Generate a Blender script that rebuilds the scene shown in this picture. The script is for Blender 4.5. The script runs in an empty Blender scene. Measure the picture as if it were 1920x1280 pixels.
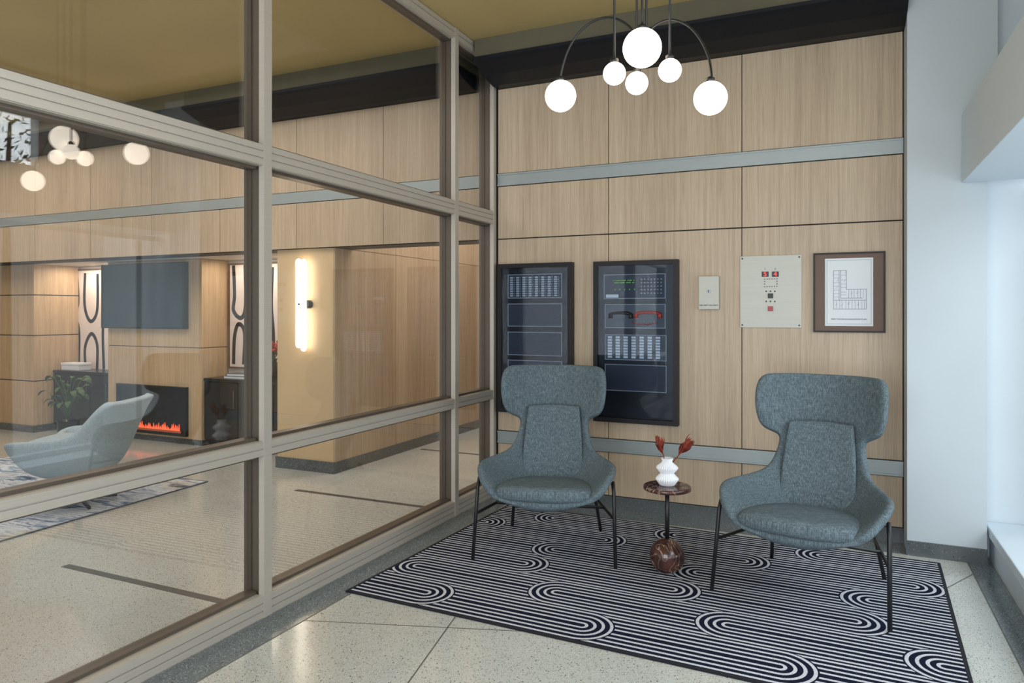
import bpy, bmesh, math, random
from mathutils import Vector, Matrix
random.seed(7)
SC = bpy.context.scene
COL = SC.collection
PI = math.pi
# ------------------------------------------------------------------ camera geometry
H = 1.42; F = 1339.0; A = math.radians(24.7); CA = math.cos(A); SA = math.sin(A)
def ray(u, v):
    r = (u-960)/F; s = (585-v)/F
    return Vector((-SA+r*CA, CA+r*SA, s))
def onY(u, v, Y):
    d = ray(u, v); k = Y/d.y
    return Vector((d.x*k, Y, H+d.z*k))
def onZ(u, v, Z=0.0):
    d = ray(u, v); k = (Z-H)/d.z
    return Vector((d.x*k, d.y*k, Z))
def at(u, v, d):
    w = ray(u, v)*d
    return Vector((w.x, w.y, H+w.z))
cam = bpy.data.cameras.new('camera'); co = bpy.data.objects.new('camera', cam); COL.objects.link(co)
co.location = (0, 0, H); co.rotation_euler = (PI/2, 0, A)
cam.sensor_width = 36; cam.lens = F/1920*36; cam.shift_y = -55/1920; cam.clip_start = .05
SC.camera = co
try:
    SC.view_settings.view_transform = 'Standard'
    SC.view_settings.look = 'None'
except Exception: pass

# ------------------------------------------------------------------ materials
def lin(c):
    c = c/255.0
    return c/12.92 if c <= .04045 else ((c+.055)/1.055)**2.4
def S(r, g, b): return (lin(r), lin(g), lin(b), 1)
def newmat(name):
    m = bpy.data.materials.new(name); m.use_nodes = True
    nt = m.node_tree; b = nt.nodes['Principled BSDF']
    return m, nt, b
def setin(nt, sock, val):
    if isinstance(val, bpy.types.NodeSocket): nt.links.new(val, sock)
    else: sock.default_value = val
def math_n(nt, op, a, b=None, c=None):
    n = nt.nodes.new('ShaderNodeMath'); n.operation = op
    setin(nt, n.inputs[0], a)
    if b is not None: setin(nt, n.inputs[1], b)
    if c is not None: setin(nt, n.inputs[2], c)
    return n.outputs[0]
def coords(nt, scale=(1,1,1)):
    t = nt.nodes.new('ShaderNodeTexCoord'); mp = nt.nodes.new('ShaderNodeMapping')
    mp.inputs['Scale'].default_value = scale
    nt.links.new(t.outputs['Object'], mp.inputs['Vector'])
    return mp.outputs[0]
def noise(nt, vec, scale, detail=4, rough=.5, dist=0):
    n = nt.nodes.new('ShaderNodeTexNoise')
    nt.links.new(vec, n.inputs['Vector'])
    n.inputs['Scale'].default_value = scale; n.inputs['Detail'].default_value = detail
    n.inputs['Roughness'].default_value = rough; n.inputs['Distortion'].default_value = dist
    return n.outputs['Fac']
def ramp(nt, fac, stops):
    n = nt.nodes.new('ShaderNodeValToRGB'); nt.links.new(fac, n.inputs[0])
    e = n.color_ramp.elements
    while len(e) < len(stops): e.new(.5)
    for i, (p, c) in enumerate(stops): e[i].position = p; e[i].color = c
    return n.outputs[0]
def mixc(nt, fac, a, b):
    n = nt.nodes.new('ShaderNodeMix'); n.data_type = 'RGBA'
    setin(nt, n.inputs[0], fac); setin(nt, n.inputs[6], a); setin(nt, n.inputs[7], b)
    return n.outputs[2]
def bump(nt, b, h, strength=.2, dist=.01):
    n = nt.nodes.new('ShaderNodeBump'); n.inputs['Strength'].default_value = strength
    n.inputs['Distance'].default_value = dist
    nt.links.new(h, n.inputs['Height']); nt.links.new(n.outputs[0], b.inputs['Normal'])
def plain(name, col, rough=.5, metal=0, var=.06, nscale=6, spec=.5):
    m, nt, b = newmat(name)
    v = coords(nt); f = noise(nt, v, nscale, 3)
    d = tuple(max(0, c*(1-var)) for c in col[:3])+(1,)
    l = tuple(min(1, c*(1+var)) for c in col[:3])+(1,)
    nt.links.new(ramp(nt, f, [(.3, d), (.7, l)]), b.inputs['Base Color'])
    b.inputs['Roughness'].default_value = rough; b.inputs['Metallic'].default_value = metal
    b.inputs['Specular IOR Level'].default_value = spec
    return m
def emit(name, col, strength, base=None):
    m, nt, b = newmat(name)
    b.inputs['Base Color'].default_value = base or col
    b.inputs['Emission Color'].default_value = col
    b.inputs['Emission Strength'].default_value = strength
    return m
def wood_mat(name, dark, mid, light, rough=.45):
    m, nt, b = newmat(name)
    f1 = noise(nt, coords(nt, (48, 48, .9)), 1.0, 5, .6, .4)
    f2 = noise(nt, coords(nt, (210, 210, 5)), 1.0, 3, .6)
    f3 = noise(nt, coords(nt, (3.2, 3.2, .35)), 1.0, 2, .5, .5)
    s = math_n(nt, 'ADD', math_n(nt, 'MULTIPLY', f1, .40), math_n(nt, 'ADD', math_n(nt, 'MULTIPLY', f2, .34), math_n(nt, 'MULTIPLY', f3, .26)))
    nt.links.new(ramp(nt, s, [(.34, dark), (.5, mid), (.66, light)]), b.inputs['Base Color'])
    b.inputs['Roughness'].default_value = rough
    bump(nt, b, f2, .08, .003)
    return m
def terrazzo(name, base, base2, spots, rough=.16):
    m, nt, b = newmat(name)
    v = coords(nt)
    col = ramp(nt, noise(nt, v, 1.3, 4), [(.3, base), (.7, base2)])
    for sc, rad, thr, c in spots:
        vo = nt.nodes.new('ShaderNodeTexVoronoi'); vo.inputs['Scale'].default_value = sc
        nt.links.new(v, vo.inputs['Vector'])
        sep = nt.nodes.new('ShaderNodeSeparateColor'); nt.links.new(vo.outputs['Color'], sep.inputs[0])
        rr = math_n(nt, 'MULTIPLY', sep.outputs[1], rad)
        k = math_n(nt, 'MULTIPLY', math_n(nt, 'LESS_THAN', vo.outputs['Distance'], rr), math_n(nt, 'GREATER_THAN', sep.outputs[0], thr))
        col = mixc(nt, k, col, c)
    nt.links.new(col, b.inputs['Base Color'])
    b.inputs['Roughness'].default_value = rough
    return m
def fabric(name, dark, mid, light):
    m, nt, b = newmat(name)
    f1 = noise(nt, coords(nt, (280, 280, 13)), 1, 2, .55)
    f2 = noise(nt, coords(nt, (28, 28, 300)), 1, 2, .55)
    s = math_n(nt, 'ADD', math_n(nt, 'MULTIPLY', f1, .70), math_n(nt, 'MULTIPLY', f2, .30))
    nt.links.new(ramp(nt, s, [(.27, dark), (.5, mid), (.73, light)]), b.inputs['Base Color'])
    b.inputs['Roughness'].default_value = .95
    b.inputs['Specular IOR Level'].default_value = .2
    bump(nt, b, s, .08, .002)
    return m
def glass_mat(name, tint, refl, graze=.55):
    m = bpy.data.materials.new(name); m.use_nodes = True; nt = m.node_tree
    for n in list(nt.nodes): nt.nodes.remove(n)
    o = nt.nodes.new('ShaderNodeOutputMaterial'); mx = nt.nodes.new('ShaderNodeMixShader')
    t = nt.nodes.new('ShaderNodeBsdfTransparent'); t.inputs[0].default_value = tint
    g = nt.nodes.new('ShaderNodeBsdfGlossy'); g.inputs['Roughness'].default_value = 0.0
    lw = nt.nodes.new('ShaderNodeLayerWeight'); lw.inputs[0].default_value = .5
    f = math_n(nt, 'ADD', refl, math_n(nt, 'MULTIPLY', math_n(nt, 'POWER', lw.outputs['Facing'], 5.0), graze))
    nt.links.new(f, mx.inputs[0]); nt.links.new(t.outputs[0], mx.inputs[1]); nt.links.new(g.outputs[0], mx.inputs[2])
    nt.links.new(mx.outputs[0], o.inputs[0])
    return m
def marble(name):
    m, nt, b = newmat(name)
    v = coords(nt)
    n1 = noise(nt, v, 7, 3, .55, 1.6)
    vein = math_n(nt, 'ABSOLUTE', math_n(nt, 'SUBTRACT', n1, .5))
    base = ramp(nt, noise(nt, v, 14, 3), [(.3, S(42, 25, 23)), (.7, S(86, 56, 49))])
    k = ramp(nt, vein, [(.0, (.85,.85,.85,1)), (.013, (0,0,0,1))])
    nt.links.new(mixc(nt, k, base, S(188, 160, 142)), b.inputs['Base Color'])
    b.inputs['Roughness'].default_value = .12
    return m
def brushed(name, col, rough=.35, metal=.35):
    m, nt, b = newmat(name)
    f = noise(nt, coords(nt, (4, 4, 260)), 1, 3)
    nt.links.new(ramp(nt, f, [(.3, tuple(c*.92 for c in col[:3])+(1,)), (.7, col)]), b.inputs['Base Color'])
    b.inputs['Roughness'].default_value = rough; b.inputs['Metallic'].default_value = metal
    return m
def rug_mat():
    # straight stripes interrupted by scattered half-round arches, alternating direction by row
    m, nt, b = newmat('striped_arch_pile')
    t = nt.nodes.new('ShaderNodeTexCoord'); sp = nt.nodes.new('ShaderNodeSeparateXYZ')
    nt.links.new(t.outputs['Object'], sp.inputs[0])
    W = .2983; p = W/8; L = .84; h = .10
    yy = math_n(nt, 'ADD', math_n(nt, 'DIVIDE', sp.outputs[1], W), 20.0)
    i = math_n(nt, 'FLOOR', yy)
    v = math_n(nt, 'MULTIPLY', math_n(nt, 'ABSOLUTE', math_n(nt, 'SUBTRACT', math_n(nt, 'SUBTRACT', yy, i), .5)), W)
    sgn = math_n(nt, 'SUBTRACT', math_n(nt, 'MULTIPLY', math_n(nt, 'MODULO', i, 2.0), 2.0), 1.0)
    xm = math_n(nt, 'ADD', math_n(nt, 'ADD', math_n(nt, 'MULTIPLY', sp.outputs[0], sgn), 20.1), math_n(nt, 'MULTIPLY', i, .29))
    q = math_n(nt, 'SUBTRACT', math_n(nt, 'MODULO', xm, L), L/2)
    sx = math_n(nt, 'MAXIMUM', math_n(nt, 'SUBTRACT', q, h), 0.0)
    d = math_n(nt, 'SQRT', math_n(nt, 'ADD', math_n(nt, 'MULTIPLY', sx, sx), math_n(nt, 'MULTIPLY', v, v)))
    ins = math_n(nt, 'LESS_THAN', d, W/2)
    tt = math_n(nt, 'ADD', math_n(nt, 'MULTIPLY', ins, d), math_n(nt, 'MULTIPLY', math_n(nt, 'SUBTRACT', 1.0, ins), v))
    st = math_n(nt, 'GREATER_THAN', math_n(nt, 'FRACT', math_n(nt, 'ADD', math_n(nt, 'DIVIDE', tt, p), .20)), .61)
    nz = noise(nt, coords(nt), 160, 2)
    wh = ramp(nt, nz, [(.3, S(176, 178, 187)), (.7, S(218, 220, 227))])
    bl = ramp(nt, nz, [(.3, S(13, 17, 33)), (.7, S(28, 34, 56))])
    nt.links.new(mixc(nt, st, bl, wh), b.inputs['Base Color'])
    b.inputs['Roughness'].default_value = .95
    b.inputs['Specular IOR Level'].default_value = .1
    bump(nt, b, nz, .4, .003)
    return m
def abstract_rug_mat():
    m, nt, b = newmat('abstract_pile')
    a = noise(nt, coords(nt, (1.2, 4, 1)), 2.2, 7, .7, 1.0)
    f = noise(nt, coords(nt), .8, 2)
    c1 = ramp(nt, a, [(.36, S(52, 70, 104)), (.44, S(122, 142, 170)), (.50, S(208, 212, 216)), (.58, S(168, 180, 196)), (.66, S(92, 112, 146))])
    c2 = ramp(nt, a, [(.38, S(96, 88, 80)), (.5, S(196, 182, 152)), (.66, S(176, 156, 120))])
    nt.links.new(mixc(nt, ramp(nt, f, [(.56, (0,0,0,1)), (.68, (1,1,1,1))]), c1, c2), b.inputs['Base Color'])
    b.inputs['Roughness'].default_value = .95
    return m

M = {}
M['oak'] = wood_mat('pale_oak_veneer', S(157, 137, 114), S(183, 162, 137), S(203, 184, 159))
M['oak_warm'] = wood_mat('warm_oak_veneer', S(166, 138, 107), S(193, 165, 130), S(211, 186, 152))
M['joint'] = plain('dark_joint', S(34, 30, 28), .7)
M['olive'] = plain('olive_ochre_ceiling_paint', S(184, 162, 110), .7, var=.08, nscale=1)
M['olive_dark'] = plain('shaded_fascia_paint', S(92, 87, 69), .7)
M['black_soffit'] = plain('black_soffit_paint', S(14, 18, 26), .5, spec=.3)
M['white'] = plain('white_wall_paint', S(204, 213, 219), .55, var=.02, nscale=2)
M['beam'] = plain('beam_paint', S(212, 224, 234), .55, var=.02, nscale=2)
M['column'] = plain('shaded_white_column_paint', S(188, 197, 203), .55, var=.02, nscale=2)  # column white darkened in its colour for getting less window light than the recess
M['tan'] = plain('tan_wall_paint', S(204, 178, 140), .35, var=.03, nscale=2)
M['niche'] = plain('pale_niche_paint', S(208, 201, 192), .6, var=.02)
M['rail'] = brushed('grey_aluminium_rail', S(156, 164, 165), .4)
M['champagne'] = brushed('champagne_anodised', S(185, 177, 166), .34, .2)
M['bronze'] = brushed('bronze_anodised', S(96, 86, 76), .4)
M['cream_t'] = terrazzo('cream_terrazzo', S(185, 188, 183), S(199, 201, 195),
    [(135, .48, .30, S(162, 158, 147)), (86, .29, .45, S(68, 68, 66)), (165, .42, .5, S(224, 226, 224)), (200, .38, .5, S(94, 92, 88))], .13)
M['grey_t'] = terrazzo('grey_terrazzo', S(98, 107, 111), S(111, 119, 122),
    [(130, .5, .3, S(148, 154, 157)), (110, .4, .45, S(60, 62, 64)), (170, .4, .6, S(176, 180, 180))])
M['base_t'] = terrazzo('dark_terrazzo_base', S(78, 83, 85), S(90, 94, 96),
    [(110, .5, .35, S(128, 130, 130)), (90, .4, .45, S(50, 52, 54))], .3)
M['strip'] = plain('black_divider', S(74, 72, 69), .35)
M['line'] = plain('zinc_divider', S(96, 95, 90), .4)
M['fabric'] = fabric('slate_grey_tweed', S(58, 69, 75), S(91, 104, 111), S(130, 144, 150))
M['fabric_lt'] = fabric('pale_blue_grey_wool', S(136, 150, 158), S(160, 174, 182), S(180, 193, 200))
M['blackm'] = plain('black_powder_coat', S(22, 23, 26), .45, var=.1)
M['marble'] = marble('dark_brown_marble')
M['ceramic'] = plain('white_ceramic', S(228, 229, 234), .4, var=.01)
M['rust'] = plain('rust_dried_petal', S(124, 46, 28), .8, var=.5, nscale=60)
M['rug'] = rug_mat(); M['rugedge'] = plain('black_binding', S(17, 19, 30), .9, var=.2, nscale=80)
M['rug2'] = abstract_rug_mat()
M['globe'] = emit('opal_globe_glow', (1, .90, .77, 1), 5.0)
M['tube'] = emit('sconce_tube_glow', (1, .90, .74, 1), 4.5)
M['glass'] = glass_mat('partition_glass', (.965, .965, .96, 1), .080)
M['clear'] = glass_mat('window_glass', (.97, .98, .98, 1), .03, .3)
M['smoke'] = glass_mat('tinted_door_glass', (.83, .87, .92, 1), .02, .08)
M['panelblk'] = plain('black_cabinet_enamel', S(12, 14, 20), .4)
M['panelfrm'] = plain('near_black_frame_enamel', S(24, 21, 25), .45, spec=.3)
M['module'] = plain('charcoal_module', S(46, 52, 65), .5)
M['module_g'] = plain('grey_module', S(80, 86, 93), .5)
M['edge'] = plain('module_edge_grey', S(156, 164, 172), .5)
M['paper'] = plain('white_paper', S(222, 227, 231), .7, var=.01)
M['label'] = plain('dim_label_card', S(172, 180, 188), .7, var=.02)
M['ink'] = plain('dark_ink', S(46, 50, 58), .8)
M['greyink'] = plain('grey_ink', S(112, 122, 134), .8)
M['green'] = emit('green_led', (.25, .8, .1, 1), .18)
M['redled'] = emit('red_led', (1, .04, .04, 1), 1.6)
M['red'] = plain('red_plastic', S(158, 40, 33), .4)
M['steel'] = brushed('brushed_steel', S(188, 187, 178), .5, .2)
M['mat_board'] = plain('brown_mat_board', S(106, 84, 72), .6)
M['cab_black'] = plain('black_lacquer', S(20, 22, 25), .25)
M['screen'] = plain('tv_screen', S(44, 66, 78), .12, var=.03)
M['fire'] = emit('flame_glow', (1, .13, .05, 1), 1.1)
M['ember'] = emit('ember_glow', (1, .22, .08, 1), .3, S(60, 30, 24))
M['canvas'] = plain('pale_canvas', S(226, 212, 204), .8, var=.05, nscale=3)
M['leaf'] = plain('green_leaf', S(60, 92, 44), .6, var=.3)
M['bark'] = plain('bark', S(84, 66, 50), .8)

# ------------------------------------------------------------------ mesh builder
class MB:
    def __init__(s): s.bm = bmesh.new()
    def _mi(s, faces, mi, smooth=False):
        for f in faces: f.material_index = mi; f.smooth = smooth
    def box(s, x0, x1, y0, y1, z0, z1, mi=0, bev=0):
        if x0 > x1: x0, x1 = x1, x0
        if y0 > y1: y0, y1 = y1, y0
        if z0 > z1: z0, z1 = z1, z0
        vs = [s.bm.verts.new(p) for p in ((x0,y0,z0),(x1,y0,z0),(x1,y1,z0),(x0,y1,z0),(x0,y0,z1),(x1,y0,z1),(x1,y1,z1),(x0,y1,z1))]
        fs = [s.bm.faces.new([vs[i] for i in q]) for q in ((0,3,2,1),(4,5,6,7),(0,1,5,4),(1,2,6,5),(2,3,7,6),(3,0,4,7))]
        s._mi(fs, mi)
        if bev > 0:
            es = list({e for f in fs for e in f.edges})
            r = bmesh.ops.bevel(s.bm, geom=es, offset=bev, segments=2, affect='EDGES', profile=.5)
            s._mi(r['faces'], mi)
        return s
    def prism(s, pts, axis, a0, a1, mi=0):
        def P(p, a):
            if axis == 'x': return (a, p[0], p[1])
            if axis == 'y': return (p[0], a, p[1])
            return (p[0], p[1], a)
        v0 = [s.bm.verts.new(P(p, a0)) for p in pts]; v1 = [s.bm.verts.new(P(p, a1)) for p in pts]
        fs = [s.bm.faces.new(v0), s.bm.faces.new(v1[::-1])]
        n = len(pts)
        for i in range(n): fs.append(s.bm.faces.new((v0[i], v0[(i+1)%n], v1[(i+1)%n], v1[i])))
        s._mi(fs, mi); bmesh.ops.recalc_face_normals(s.bm, faces=fs)
        return s
    def sphere(s, c, r, mi=0, u=32, v=20, sc=(1,1,1), cut=None):
        before = set(s.bm.faces)
        m = Matrix.Translation(c) @ Matrix.Diagonal((r*sc[0], r*sc[1], r*sc[2], 1))
        rr = bmesh.ops.create_uvsphere(s.bm, u_segments=u, v_segments=v, radius=1, matrix=m)
        if cut is not None:
            for vv in rr['verts']:
                if vv.co.z < cut: vv.co.z = cut
        s._mi([f for f in s.bm.faces if f not in before], mi, True)
        return s
    def lathe(s, prof, c=(0,0,0), n=32, mi=0, ripple=0, k=24):
        rings = []
        for (r, z) in prof:
            ring = []
            for i in range(n):
                a = 2*PI*i/n; q = r*(1+ripple*math.cos(k*a))
                ring.append(s.bm.verts.new((c[0]+q*math.cos(a), c[1]+q*math.sin(a), c[2]+z)))
            rings.append(ring)
        fs = []
        for a, b in zip(rings, rings[1:]):
            for i in range(n): fs.append(s.bm.faces.new((a[i], a[(i+1)%n], b[(i+1)%n], b[i])))
        s._mi(fs, mi, True)
        caps = []
        caps.append(s.bm.faces.new(rings[0][::-1])); caps.append(s.bm.faces.new(rings[-1]))
        s._mi(caps, mi)
        return s
    def tube(s, pts, r, mi=0, n=10, smooth=0, closed_caps=True, radii=None):
        pts = [Vector(p) for p in pts]
        if smooth:
            out = []
            for i in range(len(pts)-1):
                p0 = pts[max(i-1,0)]; p1 = pts[i]; p2 = pts[i+1]; p3 = pts[min(i+2,len(pts)-1)]
                for j in range(smooth):
                    t = j/smooth
                    out.append(.5*((2*p1)+(p2-p0)*t+(2*p0-5*p1+4*p2-p3)*t*t+(3*p1-p0-3*p2+p3)*t**3))
            out.append(pts[-1]); pts = out
        rings = []; up = None
        for i, p in enumerate(pts):
            t = (pts[min(i+1,len(pts)-1)]-pts[max(i-1,0)]).normalized()
            if up is None:
                up = Vector((0,0,1)) if abs(t.z) < .9 else Vector((1,0,0))
            up = (up - t*up.dot(t)).normalized(); sd = t.cross(up)
            rr = radii[i] if radii else r
            rings.append([s.bm.verts.new(p+(up*math.cos(2*PI*k/n)+sd*math.sin(2*PI*k/n))*rr) for k in range(n)])
        fs = []
        for a, b in zip(rings, rings[1:]):
            for k in range(n): fs.append(s.bm.faces.new((a[k], a[(k+1)%n], b[(k+1)%n], b[k])))
        s._mi(fs, mi, True)
        if closed_caps:
            cf = [s.bm.faces.new(rings[0][::-1]), s.bm.faces.new(rings[-1])]
            s._mi(cf, mi)
        return s
    def blade(s, pts, side, wd, mi=0):
        vs = []; n = len(pts); side = Vector(side).normalized()
        for i, p in enumerate(pts):
            k = wd*math.sin(PI*(.06+.94*i/(n-1)))**.8 if i < n-1 else .0005
            p = Vector(p); vs.append((s.bm.verts.new(p-side*k), s.bm.verts.new(p+side*k)))
        for a, b in zip(vs, vs[1:]):
            f = s.bm.faces.new((a[0], a[1], b[1], b[0])); f.smooth = True; f.material_index = mi
        return s
    def pillow(s, fn, n=20, e=6.0, k=.28, mi=0, pw=.4):
        before = set(s.bm.faces); newv = []
        for sg in (1, -1):
            g = []
            for i in range(n+1):
                row = []
                for j in range(n+1):
                    a = math.sin((2*i/n-1)*PI/2); b = math.sin((2*j/n-1)*PI/2)
                    h = (max(0, 1-abs(a)**e)*max(0, 1-abs(b)**e))**pw
                    a2 = a*math.sqrt(1-k*b*b); b2 = b*math.sqrt(1-k*a*a)
                    vv = s.bm.verts.new(fn(a2, b2, sg*h)); row.append(vv); newv.append(vv)
                g.append(row)
            for i in range(n):
                for j in range(n):
                    q = (g[i][j], g[i+1][j], g[i+1][j+1], g[i][j+1])
                    s.bm.faces.new(q if sg > 0 else q[::-1])
        bmesh.ops.remove_doubles(s.bm, verts=newv, dist=1e-5)
        fs = [f for f in s.bm.faces if f not in before]
        bmesh.ops.recalc_face_normals(s.bm, faces=fs)
        s._mi(fs, mi, True)
        return s
    def build(s, name, mats, parent=None, world=False, loc=None):
        me = bpy.data.meshes.new(name)
        off = None
        if parent is not None and world: off = -Vector(parent.location)
        if loc is not None: off = -Vector(loc)
        if off is not None: bmesh.ops.translate(s.bm, verts=s.bm.verts[:], vec=off)
        s.bm.normal_update(); s.bm.to_mesh(me); s.bm.free()
        for m in (mats if isinstance(mats, (list, tuple)) else [mats]): me.materials.append(M[m])
        o = bpy.data.objects.new(name, me); COL.objects.link(o)
        if parent is not None: o.parent = parent
        if loc is not None: o.location = loc
        return o
def tag(o, label=None, cat=None, group=None, kind=None):
    if label: o['label'] = label
    if cat: o['category'] = cat
    if group: o['group'] = group
    if kind: o['kind'] = kind
    return o
def thing(name, label, cat, loc=(0,0,0), rz=0, group=None, kind=None):
    o = bpy.data.objects.new(name, None); COL.objects.link(o)
    o.empty_display_size = .1
    o.location = loc; o.rotation_euler = (0,0,rz)
    return tag(o, label, cat, group, kind)
def copy_tree(o, parent=None):
    c = o.copy(); COL.objects.link(c)
    if parent is not None: c.parent = parent
    for ch in [x for x in bpy.data.objects if x.parent == o]: copy_tree(ch, c)
    return c
def struct(name, mb, mats):
    o = mb.build(name, mats); o['kind'] = 'structure'; return o
def text_part(body, size, mat, parent, x, y, z, name='lettering', label=None):
    cu = bpy.data.curves.new('lettering', 'FONT'); cu.body = body; cu.size = size
    cu.align_x = 'CENTER'; cu.align_y = 'CENTER'; cu.extrude = .0006
    t = bpy.data.objects.new('tmp', cu); COL.objects.link(t)
    bpy.context.view_layer.update()
    me = bpy.data.meshes.new_from_object(t.evaluated_get(bpy.context.evaluated_depsgraph_get()))
    bpy.data.objects.remove(t)
    for v in me.vertices: v.co = (v.co.x+x, -v.co.z+y, v.co.y+z)
    me.materials.clear(); me.materials.append(M[mat])
    o = bpy.data.objects.new(name, me); COL.objects.link(o); o.parent = parent
    if label: o['label'] = label
    return o

# ------------------------------------------------------------------ setting
YW = 5.0; XG = -2.43; XC = .355; CEIL = 3.40; ZJ = 1.986
f = MB()
f.box(-11, 4.2, -3, 9.0, -.12, 0, 0)
f.box(XG, -2.245, -3, YW+.02, 0, .0008, 1)
f.box(-2.245, .655, 4.765, YW+.02, 0, .0008, 1)
f.box(.655, .78, -3, YW, 0, .0008, 1)
f.box(-2.75, XG-.13, -3, 5.0, 0, .0008, 1)
for yy in (.72, 2.59, 4.46, 6.33): f.box(-3.95, -2.75, yy-.024, yy+.024, 0, .0012, 2)
def strip(p, q, w, z, mi):
    p = Vector((p[0], p[1], 0)); q = Vector((q[0], q[1], 0)); d = (q-p).normalized(); n = Vector((-d.y, d.x, 0))*w/2
    f.prism([(v.x, v.y) for v in (p-n, q-n, q+n, p+n)], 'z', 0, z, mi)
strip(onZ(552, 1162), onZ(1236, 1196), .006, .0006, 3)
strip(onZ(858, 1150), onZ(690, 1385), .006, .0006, 3)
strip((-2.245, -3), (-2.245, 4.765), .006, .001, 3)
strip((.655, -3), (.655, 4.765), .006, .001, 3)
strip(onZ(1770, 1105), onZ(1832, 1072), .006, .0006, 3)
struct('floor', f, ['cream_t', 'grey_t', 'strip', 'line'])
struct('ceiling', MB().box(-11, 1.9, -3, 9.0, CEIL, CEIL+.12), 'olive')

def panels(mb, xs, zs, y0, y1, gap=.0028, mi=1):
    for xa, xb in zip(xs, xs[1:]):
        for za, zb in zs:
            gz = .0045 if abs(zb-ZJ) < .01 else gap
            gb = .0045 if abs(za-ZJ) < .01 else gap
            mb.box(xa+gap, xb-gap, y0, y1, za+gb, zb-gz, mi)
x1 = onY(1141, 500, YW).x; x2 = onY(1391, 500, YW).x
w = MB()
w.box(-2.55, XC, YW+.018, YW+.14, 0, CEIL, 0)
panels(w, [-2.42, x1, x2, XC-.005], [(.092, .406), (.504, ZJ), (ZJ, 2.394), (2.494, 3.15)], YW, YW+.018)
struct('wall_back', w, ['joint', 'oak'])
for i, (za, zb) in enumerate(((.409, .501), (2.397, 2.491))):
    t = MB(); t.box(-2.42, XC-.004, YW-.006, YW+.018, za, zb); t.box(-2.42, XC-.004, YW-.012, YW-.006, za, za+.012); t.box(-2.42, XC-.004, YW-.012, YW-.006, zb-.012, zb)
    struct('trim_%d' % (i+1), t, 'rail')
struct('baseboard_back', MB().box(-2.42, XC, YW-.006, YW+.018, 0, .09), 'base_t')
prof = [(YW+.016, 3.15), (4.90, 3.145), (4.74, 3.175), (4.60, 3.225), (4.57, 3.24), (4.57, 3.262), (YW+.016, 3.262)]
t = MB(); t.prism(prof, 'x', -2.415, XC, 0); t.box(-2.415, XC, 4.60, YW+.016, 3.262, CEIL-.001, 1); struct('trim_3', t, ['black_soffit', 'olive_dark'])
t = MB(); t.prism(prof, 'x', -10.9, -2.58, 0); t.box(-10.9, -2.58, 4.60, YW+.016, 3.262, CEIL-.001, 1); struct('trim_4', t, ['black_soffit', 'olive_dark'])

c = MB(); c.box(XC, .75, 4.77, 5.4, 0, CEIL); c.box(.75, .80, 4.77, 5.4, 2.5, CEIL)
struct('wall_column', c, 'column')
struct('baseboard_column', MB().box(XC-.006, .752, 4.757, 4.77, 0, .085), 'base_t')
c = MB(); c.box(.751, 1.9, 4.93, 5.3, 0, CEIL); struct('wall_right_end', c, 'white')
struct('wall_reflection_block', MB().box(1.055, 1.16, 3.75, 4.929, 2.55, CEIL-.001), 'white')  # unseen wall piece added to cut back the bright clerestory reflection in the partition
c = MB(); c.box(.627, 1.05, -3, 4.765, 2.156, 2.545, 0, .004); struct('trim_5', c, 'beam')
c = MB(); c.box(.785, 1.15, -3, 4.925, 0, .15, 0, .004); c.box(.76, 1.15, -3, 4.925, .15, .205, 0, .006); struct('trim_6', c, 'beam')
w2 = thing('window_2', None, None, (1.1, 1, 0), kind='structure')
for yy in (-2.5, -.7, 1.1, 2.9, 4.7):
    MB().box(1.07, 1.14, yy-.03, yy+.03, .206, CEIL-.002 if yy < 4 else 2.1).build('mullion', 'white', w2, True)
for zz in (.225, 2.135): MB().box(1.055, 1.145, -3, 4.92, zz-.02, zz+.02).build('transom', 'white', w2, True)
for zz in (2.57, 3.37): MB().box(1.055, 1.145, -3, 3.745, zz-.02, zz+.02).build('transom', 'white', w2, True)
MB().box(1.10, 1.106, -3, 4.92, .25, 2.11).build('glass_pane', 'clear', w2, True)
MB().box(1.10, 1.106, -3, 3.74, 2.6, 3.34).build('glass_pane', 'clear', w2, True)

# glazed partition
w1 = thing('window_1', None, None, (-2.49, 2.5, 0), kind='structure')
ys = [-1.04, .75, 2.555, 4.365]
bars = [(0.0, .105), (.75, .82), (2.10, 2.20), (3.325, CEIL-.002)]
def mull(y0, y1):
    m = MB()
    m.box(-2.462, XG, y0, y1, 0.001, CEIL-.002, 0)
    m.box(-2.512, -2.462, y0+.006, y1-.006, 0.001, CEIL-.002, 1)
    m.box(-2.525, -2.512, y0+.001, y1-.001, 0.001, CEIL-.002, 1)
    m.box(-2.56, -2.525, y0+.006, y1-.006, 0.001, CEIL-.002, 1)
    m.build('mullion', ['champagne', 'bronze'], w1, True)
for y in ys: mull(y-.025, y+.025)
mull(4.945, 4.992)
edges = [(ys[0]+.026, ys[1]-.026), (ys[1]+.026, ys[2]-.026), (ys[2]+.026, ys[3]-.026), (ys[3]+.026, 4.944)]
for (ya, yb) in edges:
    for k, (za, zb) in enumerate(bars):
        m = MB(); m.box(-2.56, -2.440, ya, yb, max(za, .001), zb, 0)
        n = 3 if zb-za > .08 else 2; hh = (zb-za)/n
        for j in range(n): m.box(-2.440, -2.433, ya, yb, za+j*hh+.003, za+(j+1)*hh-.003, 0)
        if k < 3: m.box(-2.535, -2.475, ya, yb, zb, zb+.014, 1)
        if k > 0: m.box(-2.535, -2.475, ya, yb, za-.014, za, 1)
        m.build('transom', ['champagne', 'bronze'], w1, True)
    for (za, zb) in ((.118, .737), (.833, 2.087), (2.213, 3.312)):
        MB().box(-2.508, -2.50, ya-.01, yb+.01, za, zb).build('glass_pane', 'glass', w1, True)

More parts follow.
